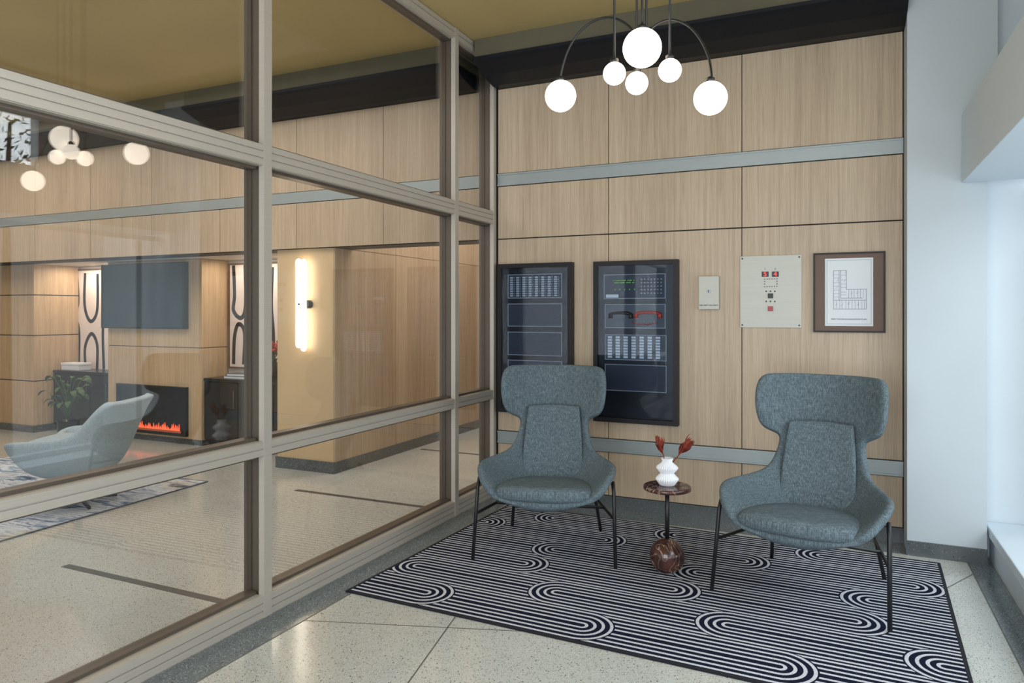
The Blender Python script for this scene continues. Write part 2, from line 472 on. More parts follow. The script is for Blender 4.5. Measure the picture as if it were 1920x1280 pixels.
# lobby behind the glass
b = MB()
b.box(-10.9, -2.57, YW+.018, 5.30, ZJ+.001, CEIL-.002, 0)
b.box(-10.9, -4.69, 5.30, 6.0, ZJ+.001, 2.2, 2)
xs = [-10.0+.93*i for i in range(9)]; xs = [x for x in xs if x < -2.7]+[-2.57]
panels(b, xs, [(ZJ, 2.394), (2.494, 3.15)], YW, YW+.018)
struct('wall_bulkhead', b, ['joint', 'oak', 'niche'])
t = MB(); t.box(-10.9, -2.575, YW-.006, YW+.018, 2.397, 2.491); struct('trim_7', t, 'rail')
b = MB(); b.box(-4.69, -4.05, 5.05, 8.9, .10, ZJ, 0); b.box(-4.69, -4.05, 5.31, 8.9, ZJ, CEIL-.002, 0)
yy = 5.054
for k in range(4):
    b.box(-4.05, -4.036, yy, yy+.94, .10, ZJ-.003, 1); b.box(-4.05, -4.036, max(yy, 5.31), yy+.94, ZJ+.003, CEIL-.003, 1); yy += .945
b.box(-4.70, -4.03, 5.035, 8.9, 0, .10, 2)
struct('wall_sconce', b, ['tan', 'oak', 'base_t'])
struct('wall_corridor', MB().box(-2.55, -2.43, YW+.15, 8.9, 0, CEIL), 'oak')
struct('wall_corridor_end', MB().box(-4.0, -2.56, 8.8, 8.9, 0, CEIL), 'oak')
b = MB(); b.box(-10.9, -4.69, 5.87, 6.0, 0, ZJ); struct('wall_niche', b, 'niche')
zm = onY(300, 650, 5.5).z
b = MB(); b.box(-7.62, -6.155, 5.514, 5.868, .06, ZJ-.002, 2); b.box(-7.61, -6.16, 5.516, 5.866, .0, .06, 1)
for (za, zb) in ((.062, zm-.004), (zm+.004, ZJ-.002)): b.box(-7.622, -6.148, 5.5, 5.864, za, zb, 0)
struct('wall_media', b, ['oak_warm', 'base_t', 'joint'])
b = MB()
for za, zb in ((.08, .60), (.61, 1.14), (1.15, 1.62), (1.63, ZJ)): b.box(-9.4, -8.65, 5.3, 5.87, za, zb-.002, 0)
b.box(-9.39, -8.66, 5.31, 5.86, .08, ZJ, 2); b.box(-9.42, -8.63, 5.28, 5.87, 0, .08, 1); struct('wall_pier', b, ['oak_warm', 'base_t', 'joint'])
b = MB()
for zz in (0, .5, 1.0, 1.5): b.box(-10.8, -9.45, 5.55, 5.6, zz+.004, zz+.484, 0)
b.box(-10.8, -9.45, 5.57, 5.60, 0, ZJ, 1); struct('wall_left_end', b, ['oak_warm', 'joint'])
b = MB(); b.box(-10.95, -10.8, -3, 6, 0, CEIL); struct('wall_left', b, 'oak_warm')

# ------------------------------------------------------------------ rug
rug = thing('rug', 'navy and white rug with striped arch pattern under the two wing chairs', 'rug', (-.885, 3.80, .001), math.radians(-2))
MB().box(-1.35, 1.35, -.895, .895, 0, .007, 0).build('pile', 'rug', rug)
e = MB(); e.box(-1.365, 1.365, -.91, -.894, 0, .0075); e.box(-1.365, 1.365, .894, .91, 0, .0075)
e.box(-1.365, -1.349, -.895, .895, 0, .0075); e.box(1.349, 1.365, -.895, .895, 0, .0075)
e.build('border', 'rugedge', rug)

# ------------------------------------------------------------------ wing chairs
TS = [0, .22, .42, .6, .76, .89, 1.0]
def shell(rows, thick, mat, parent, name='shell'):
    bm = bmesh.new(); grid = []
    for (yc, zc, xe, ye, ze, p) in rows:
        half = [(xe*t, yc+(ye-yc)*t**p, zc+(ze-zc)*t**p) for t in TS]
        full = [(-x, y, z) for (x, y, z) in half[:0:-1]] + half
        grid.append([bm.verts.new(q) for q in full])
    for a, c in zip(grid, grid[1:]):
        for i in range(len(a)-1):
            fc = bm.faces.new((a[i], a[i+1], c[i+1], c[i])); fc.smooth = True
    me = bpy.data.meshes.new(name); bm.to_mesh(me); bm.free(); me.materials.append(M[mat])
    o = bpy.data.objects.new(name, me); COL.objects.link(o); o.parent = parent
    s = o.modifiers.new('thickness', 'SOLIDIFY'); s.thickness = thick; s.offset = 0
    s = o.modifiers.new('smooth', 'SUBSURF'); s.levels = 2; s.render_levels = 2
    return o
def wing_chair(label):
    t = thing('wing_chair', label, 'armchair', (0,0,0), 0, 'slate grey wing chairs on the striped rug')
    rows = [(-.39,.360,.29,-.365,.372,2.5), (-.385,.325,.325,-.355,.396,2.4), (-.315,.295,.372,-.31,.462,2.0),
            (-.20,.283,.402,-.235,.518,1.9), (-.06,.28,.396,-.135,.530,1.9), (.06,.29,.340,-.01,.534,2.0),
            (.15,.325,.272,.085,.550,2.1), (.215,.41,.238,.15,.588,2.2), (.25,.52,.224,.19,.642,2.1),
            (.278,.62,.214,.212,.688,2), (.295,.685,.214,.218,.722,2), (.306,.724,.230,.206,.742,2), (.315,.754,.268,.182,.758,2),
            (.322,.782,.300,.158,.778,2.0), (.335,.85,.322,.140,.846,2.0), (.35,.93,.330,.146,.93,2.0), (.362,1.0,.328,.166,1.0,2.0),
            (.369,1.046,.316,.196,1.046,2.1), (.373,1.062,.294,.232,1.061,2.2)]
    shell(rows, .042, 'fabric', t)
    def seat(a, b, h):
        y = -.105+.305*b; wd = .276-.066*b if b > 0 else .276+.03*(-b)
        return (wd*a, y-.02*(1-a*a)*(1 if b < 0 else 0), .364-.034*b+.048*h)
    MB().pillow(seat, 24, 8, .26, pw=.33).build('seat_cushion', 'fabric', t)
    def back(a, b, h):
        z = .592+.226*b; yc = .204+.26*(z-.625)
        wd = .182-.016*b
        return (wd*a, yc-.034*a*a-.025*h, z)
    MB().pillow(back, 24, 12, .06, pw=.25).build('back_cushion', 'fabric', t)
    for s in (-1, 1):
        MB().tube([(s*.402,-.34,0), (s*.390,-.262,.40), (s*.384,-.240,.452)], .0105, n=10).build('leg', 'blackm', t)
        MB().tube([(s*.290,.335,0), (s*.245,.21,.335)], .0105, n=10).build('leg', 'blackm', t)
        MB().tube([(s*.3945,-.292,.255), (s*.385,-.24,.247), (s*.262,.20,.247), (s*.260,.25,.250)], .009, smooth=4).build('side_rail', 'blackm', t)
    MB().tube([(-.325,-.03,.247), (.325,-.03,.247)], .009).build('cross_rail', 'blackm', t)
    return t
ch = wing_chair('slate grey wing chair in front of the black fire alarm cabinets')
ch2 = copy_tree(ch)
ch.location = (-1.60, 4.03, .0125); ch.rotation_euler = (0,0,math.radians(15))
ch2.location = (-.135, 3.97, .0125); ch2.rotation_euler = (0,0,math.radians(-10.5))
ch2['label'] = 'slate grey wing chair beside the white column and window'

# ------------------------------------------------------------------ side table, vase, flowers
TX, TY = -.859, 3.893; ZR = .0085
tb = thing('side_table', 'small round dark brown marble side table with ball base between chairs', 'side table', (TX, TY, ZR))
MB().sphere((0,0,.083), .095, cut=0, u=40, v=28).build('ball_base', 'marble', tb)
MB().lathe([(.012,.17),(.012,.445)], n=16).build('stem', 'blackm', tb)
MB().lathe([(.118,.442),(.127,.446),(.129,.455),(.127,.464),(.122,.467)], n=48).build('tabletop', 'marble', tb)
MB().lathe([(.03,.432),(.03,.4415)], n=20).build('collar', 'blackm', tb)
zt = ZR+.4675
vs = thing('vase', 'white pleated ceramic vase on the marble side table', 'vase', (TX, TY, zt))
v = MB(); pr = [(.034,0),(.040,.004),(.060,.034),(.059,.040),(.036,.064),(.037,.070),(.057,.094),(.055,.102),(.030,.124),(.026,.132),(.032,.150),(.028,.150),(.022,.132),(.02,.10)]
v.lathe(pr, n=240, ripple=.05, k=30); v.build('body', 'ceramic', vs)
def flower(base, tip, lab, wid):
    base = Vector(base); tip = Vector(tip); d = tip-base; ln = d.length; d.normalize()
    t = thing('dried_flower', lab, 'dried flower', base, 0, 'dried flowers in the white vase')
    MB().tube([(0,0,0), d*ln*.9], .003, n=8).build('stem', 'rust', t)
    sd = d.cross(Vector((0,1,0))).normalized(); fr = sd.cross(d)
    rnd = random.Random(int(tip.x*1000))
    for k in range(22):
        a = 2*PI*k/22+rnd.uniform(-.2,.2); out = sd*math.cos(a)+fr*math.sin(a); tang = d.cross(out)
        s0 = .38+.012*k; L = ln*rnd.uniform(.30,.42); sp = wid*rnd.uniform(.7,1.25)
        pts = [d*ln*s0 + d*L*s + out*sp*(math.sin(PI*min(.62*s+.02,1))) for s in (0,.17,.34,.5,.67,.84,1.0)]
        MB().blade(pts, tang+fr*.3, .0062).build('petal', 'rust', t)
    return t
zb = zt+.10
flower((TX-.006, TY, zb), at(1234, 812, 3.90), 'rust dried flower leaning left in the white vase', .023)
flower((TX+.008, TY, zb), at(1301, 820, 3.87), 'rust dried flower leaning right in the white vase', .026)

# ------------------------------------------------------------------ chandelier
big = at(1204, 90, 2.85)
stemc = at(1194, 156, 2.96)
cd = thing('chandelier', 'black chandelier with six glowing opal globes hanging over the rug', 'chandelier', (stemc.x, stemc.y, CEIL))
def cpart(mb, name, mat): return mb.build(name, mat, cd, True)
cpart(MB().lathe([(.09,-.03),(.10,-.026),(.10,-.002)], (stemc.x, stemc.y-.02, CEIL), 40), 'canopy', 'blackm')
DL = 3.18
Lg = at(1051, 180, DL); Rg = at(1332, 184, 2.72); s1 = at(1152, 138, 2.87); s2 = at(1256, 132, 2.83)
for p, px, d in ((big,36,2.85),(Lg,29,DL),(Rg,31,2.72),(s1,21,2.87),(s2,21.5,2.83),(stemc,21,2.96)):
    r = px/F*d
    cpart(MB().sphere(p, r, u=48, v=32), 'globe', 'globe')
    cpart(MB().lathe([(.017,-.004),(.017,.012),(.008,.018)], (p.x, p.y, p.z+r), 20), 'socket', 'blackm')
RD = .005
for p, r in ((s1, .047), (s2, .047), (stemc, .048)):
    cpart(MB().tube([(p.x,p.y,p.z+r+.01),(p.x,p.y,CEIL-.002)], RD), 'rod', 'blackm')
cpart(MB().tube([(big.x,big.y,big.z+.085),(big.x,big.y,CEIL-.002)], RD), 'rod', 'blackm')
rod3 = at(1212, 60, 2.95); cpart(MB().tube([(rod3.x,rod3.y,2.55),(rod3.x,rod3.y,CEIL-.002)], RD), 'rod', 'blackm')
cpart(MB().lathe([(.02,-.03),(.026,-.02),(.026,.02),(.02,.03)], ((stemc.x+rod3.x)/2, (stemc.y+rod3.y)/2, 2.56), 20), 'hub', 'blackm')
def arm(pxs, g, d0, d1):
    n = len(pxs); pts = []
    for i, (u, vv) in enumerate(pxs):
        k = i/(n-1); pts.append(at(u, vv, d0+(d1-d0)*k))
    pts.append((g.x, g.y, g.z+.072))
    cpart(MB().tube(pts, RD, smooth=6), 'arm', 'blackm')
arm([(1196,72),(1182,52),(1162,38),(1140,33),(1112,40),(1085,62),(1065,95),(1054,130)], Lg, 2.95, DL-.01)
arm([(1212,70),(1224,52),(1244,40),(1266,38),(1292,50),(1313,74),(1328,106),(1334,140)], Rg, 2.94, 2.73)

# ------------------------------------------------------------------ things on the oak wall
def wr(u0, v0, u1, v1, Y=YW):
    um = (u0+u1)/2
    a = onY(u0, v0, Y); b_ = onY(u1, v1, Y)
    return a.x, b_.x, onY(um, v1, Y).z, onY(um, v0, Y).z
Y0 = YW+.0005
def wall_thing(name, label, cat, u0, v0, u1, v1, group=None):
    xa, xb, za, zb = wr(u0, v0, u1, v1)
    return thing(name, label, cat, ((xa+xb)/2, Y0, za), 0, group), xa, xb, za, zb
def frame_mb(xa, xb, za, zb, wd, y0, y1, mi=0, m=None):
    m = m or MB(); m.box(xa, xb, y0, y1, zb-wd, zb, mi); m.box(xa, xb, y0, y1, za, za+wd, mi)
    m.box(xa, xa+wd, y0, y1, za+wd, zb-wd, mi); m.box(xb-wd, xb, y0, y1, za+wd, zb-wd, mi); return m
def cabinet(label, u0, v0, u1, v1):
    t, xa, xb, za, zb = wall_thing('fire_alarm_cabinet', label, 'fire alarm panel', u0, v0, u1, v1, 'black fire alarm cabinets on the oak wall')
    MB().box(xa+.01, xb-.01, Y0-.03, Y0, za+.01, zb-.01).build('back_box', 'panelblk', t, True)
    frame_mb(xa, xb, za, zb, .032, Y0-.062, Y0).build('door_frame', 'panelfrm', t, True)
    MB().box(xa+.032, xb-.032, Y0-.056, Y0-.053, za+.032, zb-.032).build('door_glass', 'smoke', t, True)
    return t
def module(t, u0, v0, u1, v1, mat='module', name='module'):
    xa, xb, za, zb = wr(u0, v0, u1, v1)
    MB().box(xa, xb, Y0-.036, Y0-.0302, za, zb, 0).build(name, mat, t, True)
    frame_mb(xa, xb, za, zb, .0050, Y0-.039, Y0-.0302).build('module_edge', 'edge', t, True)
    return xa, xb, za, zb
def card(t, items, mats, name, y=.037):
    xs_ = [q for it in items for q in it[0:2]]; zs_ = [q for it in items for q in it[2:4]]
    m = MB(); m.box(min(xs_)-.002, max(xs_)+.002, Y0-y, Y0-y+.0015, min(zs_)-.002, max(zs_)+.002, 0)
    for it in items: m.box(it[0], it[1], Y0-y-.0012, Y0-y, it[2], it[3], it[4])
    return m.build(name, mats, t, True)
c1 = cabinet('narrower black fire alarm cabinet behind the wing chair near the glass', 939, 494, 1077, 774)
xa, xb, za, zb = module(c1, 956, 514, 1057, 559, 'module', 'indicator_module')
items = []
nx = 8; wd = (xb-xa-.03)/nx
for i in range(nx):
    x = xa+.015+i*wd
    for j in range(9):
        z = za+.014+j*(zb-za-.028)/9
        items.append((x+.004, x+wd*.56, z, z+.0115, 1)); items.append((x+wd*.70, x+wd*.82, z+.003, z+.009, 2))
card(c1, items, ['module', 'label', 'edge'], 'zone_card')
for va, vb in ((569, 612), (622, 666), (675, 719)): module(c1, 956, va, 1057, vb, 'module', 'blank_module')
c2 = cabinet('wider black fire alarm cabinet with red telephone handset inside', 1117, 489, 1274, 792)
xa, xb, za, zb = module(c2, 1135, 514, 1250, 560, 'module', 'control_module')
W_, H_ = xb-xa, zb-za
items = []
for i in range(18):
    for j in range(2):
        q = xa+W_*(.16+.0195*i)
        if (i*7+j*3) % 5: items.append((q, q+W_*.010, za+H_*(.64+.09*j), za+H_*(.68+.09*j), 1))
card(c2, items, ['panelblk', 'green'], 'display')
card(c2, [(xa+W_*(.62+.052*i)-.004, xa+W_*(.62+.052*i)+.004, za+H_*(.22+.14*j)-.0035, za+H_*(.22+.14*j)+.0035, 1) for i in range(7) for j in range(5)], ['module', 'label'], 'keypad')
card(c2, [(xa+W_*.04, xa+W_*.24, za+H_*.06, za+H_*.17, 1)], ['paper', 'paper'], 'paper_label')
for i in range(5):
    q = xa+W_*(.18+.08*i); MB().box(q, q+.006, Y0-.0385, Y0-.036, za+H_*.36, za+H_*.36+.006).build('status_light', 'green', c2, True)
xa, xb, za, zb = module(c2, 1137, 570, 1250, 615, 'module_g', 'handset_module')
W_, H_ = xb-xa, zb-za; yh = Y0-.043
def handset(cx, cz, L, mat, lab):
    m = MB()
    m.tube([(cx-L/2,yh,cz-.004),(cx-L*.32,yh,cz+.010),(cx,yh-.001,cz+.013),(cx+L*.32,yh,cz+.010),(cx+L/2,yh,cz-.004)], .012, smooth=5, n=8)
    for s in (-1, 1):
        m.tube([(cx+s*(L/2-.012),yh,cz+.008),(cx+s*(L/2-.010),yh,cz-.026)], .016, n=12, radii=[.012,.018])
    o = m.build('telephone_handset', mat, c2, True); o['label'] = lab
handset(xa+W_*.72, za+H_*.58, .19, 'red', 'red telephone handset')
handset(xa+W_*.27, za+H_*.56, .17, 'blackm', 'black telephone handset')
pts = []
for i in range(91):
    s = i/90; a = s*2*PI*10
    pts.append((xa+W_*(.46+.40*s)+.006*math.cos(a), yh+.003*math.sin(a), za+H_*(.26-.10*math.sin(PI*s))+.006*math.sin(a)))
MB().tube(pts, .0026, n=6).build('coiled_cord', 'red', c2, True)
xa, xb, za, zb = module(c2, 1137, 627, 1252, 675, 'module_g', 'switch_module')
W_, H_ = xb-xa, zb-za
items = []
for i in range(7):
    for j in range(8):
        x = xa+W_*(.05+.13*i); items.append((x, x+W_*.07, za+H_*(.08+.11*j), za+H_*(.08+.11*j)+H_*.08, 1))
card(c2, items, ['module_g', 'paper'], 'switch_card')
module(c2, 1137, 683, 1252, 733, 'module', 'blank_module')
# key switch box
t, xa, xb, za, zb = wall_thing('key_switch_box', 'small stainless key switch box right of the fire alarm cabinets', 'key switch', 1312, 518, 1350, 580)
MB().box(xa, xb, Y0-.045, Y0, za, zb, 0, .003).build('housing', 'steel', t, True)
cxk, czk = (xa+xb)/2, (za+zb)/2+.01
k = MB(); k.tube([(cxk,Y0-.052,czk),(cxk,Y0-.045,czk)], .013, n=20); k.build('lock', 'rail', t, True)
k = MB(); k.box(cxk-.003, cxk+.003, Y0-.0535, Y0-.052, czk-.009, czk+.009); k.build('keyhole', 'blackm', t, True)
text_part('FIRE DEPT USE ONLY', .0132, 'ink', t, 0, -.0465, .028)
# elevator status plate
t, xa, xb, za, zb = wall_thing('elevator_panel', 'square stainless plate with two red digit displays and buttons', 'control panel', 1388, 479, 1503, 614)
MB().box(xa, xb, Y0-.010, YW+.001, za, zb, 0, .0015).build('plate', 'steel', t, True)
YP = Y0-.010
for sx in (xa+.014, xb-.014):
    for sz in (za+.016, zb-.016):
        MB().tube([(sx,YP-.0025,sz),(sx,YP,sz)], .0055, n=14).build('screw', 'blackm', t, True)
def er(u0, v0, u1, v1, mat, nm, th=.003):
    a, b_, c_, d_ = wr(u0, v0, u1, v1)
    return MB().box(a, b_, YP-th, YP, c_, d_).build(nm, mat, t, True), (a+b_)/2-t.location.x, (c_+d_)/2-t.location.z
for (u, dg, nb) in ((1435, '5', '1'), (1454, '4', '2')):
    o, cx, cz = er(u-6.5, 509, u+6.5, 519, 'blackm', 'digit_display')
    text_part(dg, .042, 'redled', t, cx, -.0138, cz, 'digit')
    text_part(nb, .018, 'ink', t, cx, -.0106, cz+.035, 'lettering')
a, b_, c_, d_ = wr(1434, 523, 1457, 537)
for i in range(6):
    for (zq) in (c_, d_): MB().box(a+(b_-a)*i/5-.003, a+(b_-a)*i/5+.003, YP-.002, YP, zq-.0025, zq+.0025).build('outline_dash', 'ink', t, True)
for zq in (c_+(d_-c_)*.33, c_+(d_-c_)*.66):
    for x in (a, b_): MB().box(x-.003, x+.003, YP-.002, YP, zq-.003, zq+.003).build('outline_dash', 'ink', t, True)
for (u, vv) in ((1437,546),(1445,546),(1453,546)): er(u-1.2, vv-1.2, u+1.2, vv+1.2, 'ink', 'indicator_light')
er(1440, 550, 1450, 559, 'blackm', 'button', .008)
for (u, vv) in ((1437,565),(1445,565),(1453,565)): er(u-1.2, vv-1.2, u+1.2, vv+1.2, 'ink', 'indicator_light')
er(1440, 574, 1450, 583, 'red', 'button', .008)
# framed floor plan
t, xa, xb, za, zb = wall_thing('framed_floor_plan', 'framed evacuation floor plan with wide brown border near the column', 'framed plan', 1525, 473, 1660, 623)
frame_mb(xa, xb, za, zb, .010, Y0-.022, Y0).build('frame', 'panelfrm', t, True)
MB().box(xa+.010, xb-.010, Y0-.012, Y0, za+.010, zb-.010).build('mat_board', 'mat_board', t, True)
a, b_, c_, d_ = wr(1547, 484, 1637, 611)
MB().box(a, b_, Y0-.0135, Y0-.012, c_, d_).build('sheet', 'paper', t, True)
m = MB(); wq, hq = b_-a, d_-c_
def ln(x0, z0, x1_, z1_, lw=.0024):
    X0, Z0, X1, Z1 = a+wq*x0, c_+hq*z0, a+wq*x1_, c_+hq*z1_
    m.box(min(X0,X1)-lw/2, max(X0,X1)+lw/2, Y0-.0145, Y0-.0135, min(Z0,Z1)-lw/2, max(Z0,Z1)+lw/2)
L_ = [(.18,.82,.45,.82),(.18,.25,.18,.82),(.45,.55,.45,.82),(.18,.25,.86,.25),(.86,.25,.86,.54),(.45,.54,.86,.54),(.45,.54,.45,.56),
      (.30,.38,.30,.82),(.335,.41,.335,.82),(.18,.38,.30,.38),(.30,.38,.86,.38),(.335,.41,.78,.41)]
for q in L_: ln(*q)
for z in (.76,.71,.64,.59,.53,.48,.43): ln(.18, z, .30, z, .0015)
for z in (.75,.68,.62,.57,.50,.46): ln(.335, z, .45, z, .0015)
for x in (.24,.31,.36,.44,.50,.57,.63,.70,.77,.82): ln(x, .25, x, .38, .0015)
for x in (.50,.56,.61,.69,.74,.80): ln(x, .41, x, .54, .0015)
for x, z in ((.21,.31),(.33,.30),(.47,.32),(.66,.31),(.53,.47),(.65,.48),(.22,.56),(.24,.67),(.38,.65),(.40,.78)): ln(x, z, x+.035, z, .0012); ln(x+.035, z, x+.035, z+.03, .0012)
ln(.04,.03,.96,.03,.0014); ln(.04,.97,.96,.97,.0014); ln(.04,.03,.04,.97,.0014); ln(.96,.03,.96,.97,.0014)
m.build('plan_drawing', 'greyink', t, True)
text_part('FIRST FLOOR EVACUATION PLAN', .0135, 'ink', t, (a+b_)/2-t.location.x, -.0142, c_+hq*.10-t.location.z)

# ------------------------------------------------------------------ lobby things behind the glass
p0 = onY(566, 486, 5.0); p1_ = onY(566, 654, 5.0); xq = onY(567, 570, 5.0).x
sc = thing('wall_sconce', 'tall glowing twin tube wall sconce on the tan block', 'wall lamp', (xq, 5.049, (p0.z+p1_.z)/2))
for dx, sh in ((-.030, .03), (.028, 0)):
    r = .026; z0 = p1_.z+r*.2+sh; z1 = p0.z-r+sh*.2
    m = MB(); m.lathe([(.004,z0-r),(r*.7,z0-r*.7),(r,z0),(r,z1),(r*.7,z1+r*.7),(.004,z1+r)], (xq+dx, 4.985, 0), 24)
    m.build('tube', 'tube', sc, True)
MB().tube([(xq+.04,4.995,1.49),(xq+.04,5.0505,1.49)], .038, n=28).build('mount', 'blackm', sc, True)
MB().tube([(xq,4.949,1.49),(xq,4.9585,1.49)], .009, n=14).build('knob', 'blackm', sc, True)
YM = 5.4995
tl = onY(190, 492, 5.44); br = onY(345, 617, 5.44)
tv = thing('television', 'flat dark television mounted on the oak media column', 'television', ((tl.x+br.x)/2, YM, br.z))
MB().box(tl.x, br.x, 5.435, YM, br.z, 1.955, 0, .004).build('housing', 'blackm', tv, True)
MB().box(tl.x+.012, br.x-.012, 5.432, 5.4345, br.z+.014, 1.943).build('screen', 'screen', tv, True)
tl = onY(222, 718, 5.49); br = onY(352, 806, 5.49)
za, zb = onY(290, 812, 5.49).z, onY(290, 722, 5.49).z
fp = thing('electric_fireplace', 'black electric fireplace insert with orange flames below television', 'fireplace', ((tl.x+br.x)/2, YM, za))
MB().box(tl.x+.02, br.x-.02, 5.485, YM, za+.02, zb-.02).build('firebox', 'cab_black', fp, True)
frame_mb(tl.x, br.x, za, zb, .03, 5.46, YM).build('surround', 'cab_black', fp, True)
m = MB(); n = 34
m.box(tl.x+.10, br.x-.10, 5.4765, 5.4815, za+.035, za+.05)
for i in range(n):
    x = tl.x+.12+(br.x-tl.x-.24)*i/(n-1); hh = .03+.06*random.random()
    m.prism([(x-.014, za+.045), (x+.014, za+.045), (x+.006*random.uniform(-1,1), za+.045+hh)], 'y', 5.476, 5.482)
m.build('flames', 'fire', fp, True)
m = MB()
for i in range(30): m.sphere((tl.x+.1+(br.x-tl.x-.2)*i/29, 5.470, za+.042), .022, u=8, v=6, sc=(1.2,.4,.6))
m.build('ember_bed', 'ember', fp, True)
def credenza(xa, xb, label):
    t = thing('credenza', label, 'cabinet', ((xa+xb)/2, 5.68, 0), 0, 'black credenzas in the lobby niches')
    MB().box(xa, xb, 5.54, 5.862, .06, .69).build('body', 'cab_black', t, True)
    MB().box(xa-.0, xb+.0, 5.515, 5.866, .69, .722, 0, .003).build('top', 'cab_black', t, True)
    MB().box(xa+.03, xb-.03, 5.57, 5.86, 0.001, .06).build('plinth', 'blackm', t, True)
    n = 3; wd = (xb-xa)/n
    for i in range(n):
        d = MB().box(xa+i*wd+.005, xa+(i+1)*wd-.005, 5.522, 5.54, .075, .68, 0, .003).build('door', 'cab_black', t, True)
        h = MB(); h.tube([(xa+(i+1)*wd-.05, 5.512, .42), (xa+(i+1)*wd-.05, 5.512, .60)], .005, n=8)
        bmesh.ops.translate(h.bm, verts=h.bm.verts[:], vec=-Vector(t.location)); h.build('handle', 'bronze', d)
    return t
credenza(-6.14, -4.70, 'black credenza in the niche right of the oak media column')
credenza(-8.64, -7.63, 'black credenza in the niche left of the oak media column')
def art(u0, v0, u1, v1, label, strokes):
    a = onY(u0, v0, 5.84); b_ = onY(u1, v1, 5.84); za = onY((u0+u1)/2, v1, 5.84).z; zb = min(onY((u0+u1)/2, v0, 5.84).z, ZJ-.03)
    t = thing('wall_art', label, 'painting', ((a.x+b_.x)/2, 5.87, za), 0, 'abstract paintings in the lobby niches')
    MB().box(a.x+.02, b_.x-.02, 5.845, 5.8705, za+.02, zb-.02).build('canvas', 'canvas', t, True)
    frame_mb(a.x, b_.x, za, zb, .02, 5.835, 5.8705).build('frame', 'mat_board', t, True)
    W_, H_ = b_.x-a.x, zb-za
    for pts in strokes:
        m = MB()
        P = [Vector((a.x+W_*x, 0, za+H_*z)) for x, z in pts]
        out = []
        for i in range(len(P)-1):
            q0, q1, q2, q3 = P[max(i-1,0)], P[i], P[i+1], P[min(i+2,len(P)-1)]
            for j in range(8):
                s = j/8; out.append(.5*((2*q1)+(q2-q0)*s+(2*q0-5*q1+4*q2-q3)*s*s+(3*q1-q0-3*q2+q3)*s**3))
        out.append(P[-1])
        vsx = []
        for i, p in enumerate(out):
            d = (out[min(i+1,len(out)-1)]-out[max(i-1,0)]).normalized(); nn = Vector((-d.z,0,d.x))*.024
            vsx.append((m.bm.verts.new((p.x+nn.x,5.8445,p.z+nn.z)), m.bm.verts.new((p.x-nn.x,5.8445,p.z-nn.z))))
        for q, r in zip(vsx, vsx[1:]): m.bm.faces.new((q[0], r[0], r[1], q[1]))
        m.build('brush_stroke', 'blackm', t, True)
st1 = [[(.10,.98),(.12,.7),(.10,.55),(.25,.48),(.34,.6),(.33,.98)], [(.10,.04),(.12,.3),(.2,.42),(.32,.34),(.30,.04)],
       [(.48,.96),(.47,.75),(.6,.62),(.72,.72),(.72,.96)], [(.47,.04),(.46,.35),(.58,.5),(.72,.4),(.73,.05)], [(.86,.95),(.84,.6),(.88,.3),(.85,.06)]]
art(428, 482, 524, 692, 'abstract painting with black loops behind the right credenza', st1)
art(118, 492, 207, 700, 'abstract painting with black loops beside the television', [[(x, 1-z) for x, z in s] for s in st1])
p = onY(452, 712, 5.66)
bk = thing('book', 'larger book at the bottom of the pile on the right credenza', 'book', (p.x, 5.66, .7222), 0, 'books on the right credenza')
MB().box(-.15,.15,-.09,.09,.003,.025).build('pages', 'paper', bk); mb = MB(); mb.box(-.155,.155,-.095,.095,0,.003); mb.box(-.155,.155,-.095,.095,.025,.028); mb.box(-.155,-.150,-.095,.095,.003,.025); mb.build('cover', 'module_g', bk)
bk2 = copy_tree(bk); bk2.location = (p.x+.01, 5.66, .7505); bk2.rotation_euler = (0,0,.12); bk2.scale = (.85,.85,.85); bk2['label'] = 'smaller book on top of the pile on the right credenza'
p = onY(143, 697, 5.66)
kb = thing('keepsake_box', 'white lidded keepsake box on the left credenza', 'box', (p.x, 5.66, .7222))
MB().box(-.16,.16,-.08,.08,0,.055,0,.004).build('body', 'ceramic', kb); MB().box(-.165,.165,-.085,.085,.056,.085,0,.004).build('lid', 'ceramic', kb)
p = onY(512, 700, 5.68)
fv = thing('flower_vase', 'dark vase with red blossoms on the right credenza', 'flower vase', (p.x, 5.68, .7222))
MB().lathe([(.04,0),(.075,.06),(.07,.14),(.035,.19),(.045,.22)], n=28).build('vase', 'cab_black', fv)
for i in range(9):
    a = i*2.4; rr = .05+.07*random.random(); tp = Vector((rr*math.cos(a), rr*math.sin(a)*.7, .28+.14*random.random()))
    MB().tube([(0,0,.2), tp*.6+Vector((0,0,.08)), tp], .004, n=6, smooth=3).build('stem', 'leaf', fv)
    m = MB()
    for q in range(6): m.sphere(tp+Vector((random.uniform(-.02,.02),random.uniform(-.02,.02),random.uniform(-.02,.03))), .018, u=8, v=6)
    m.build('blossom', 'red', fv)
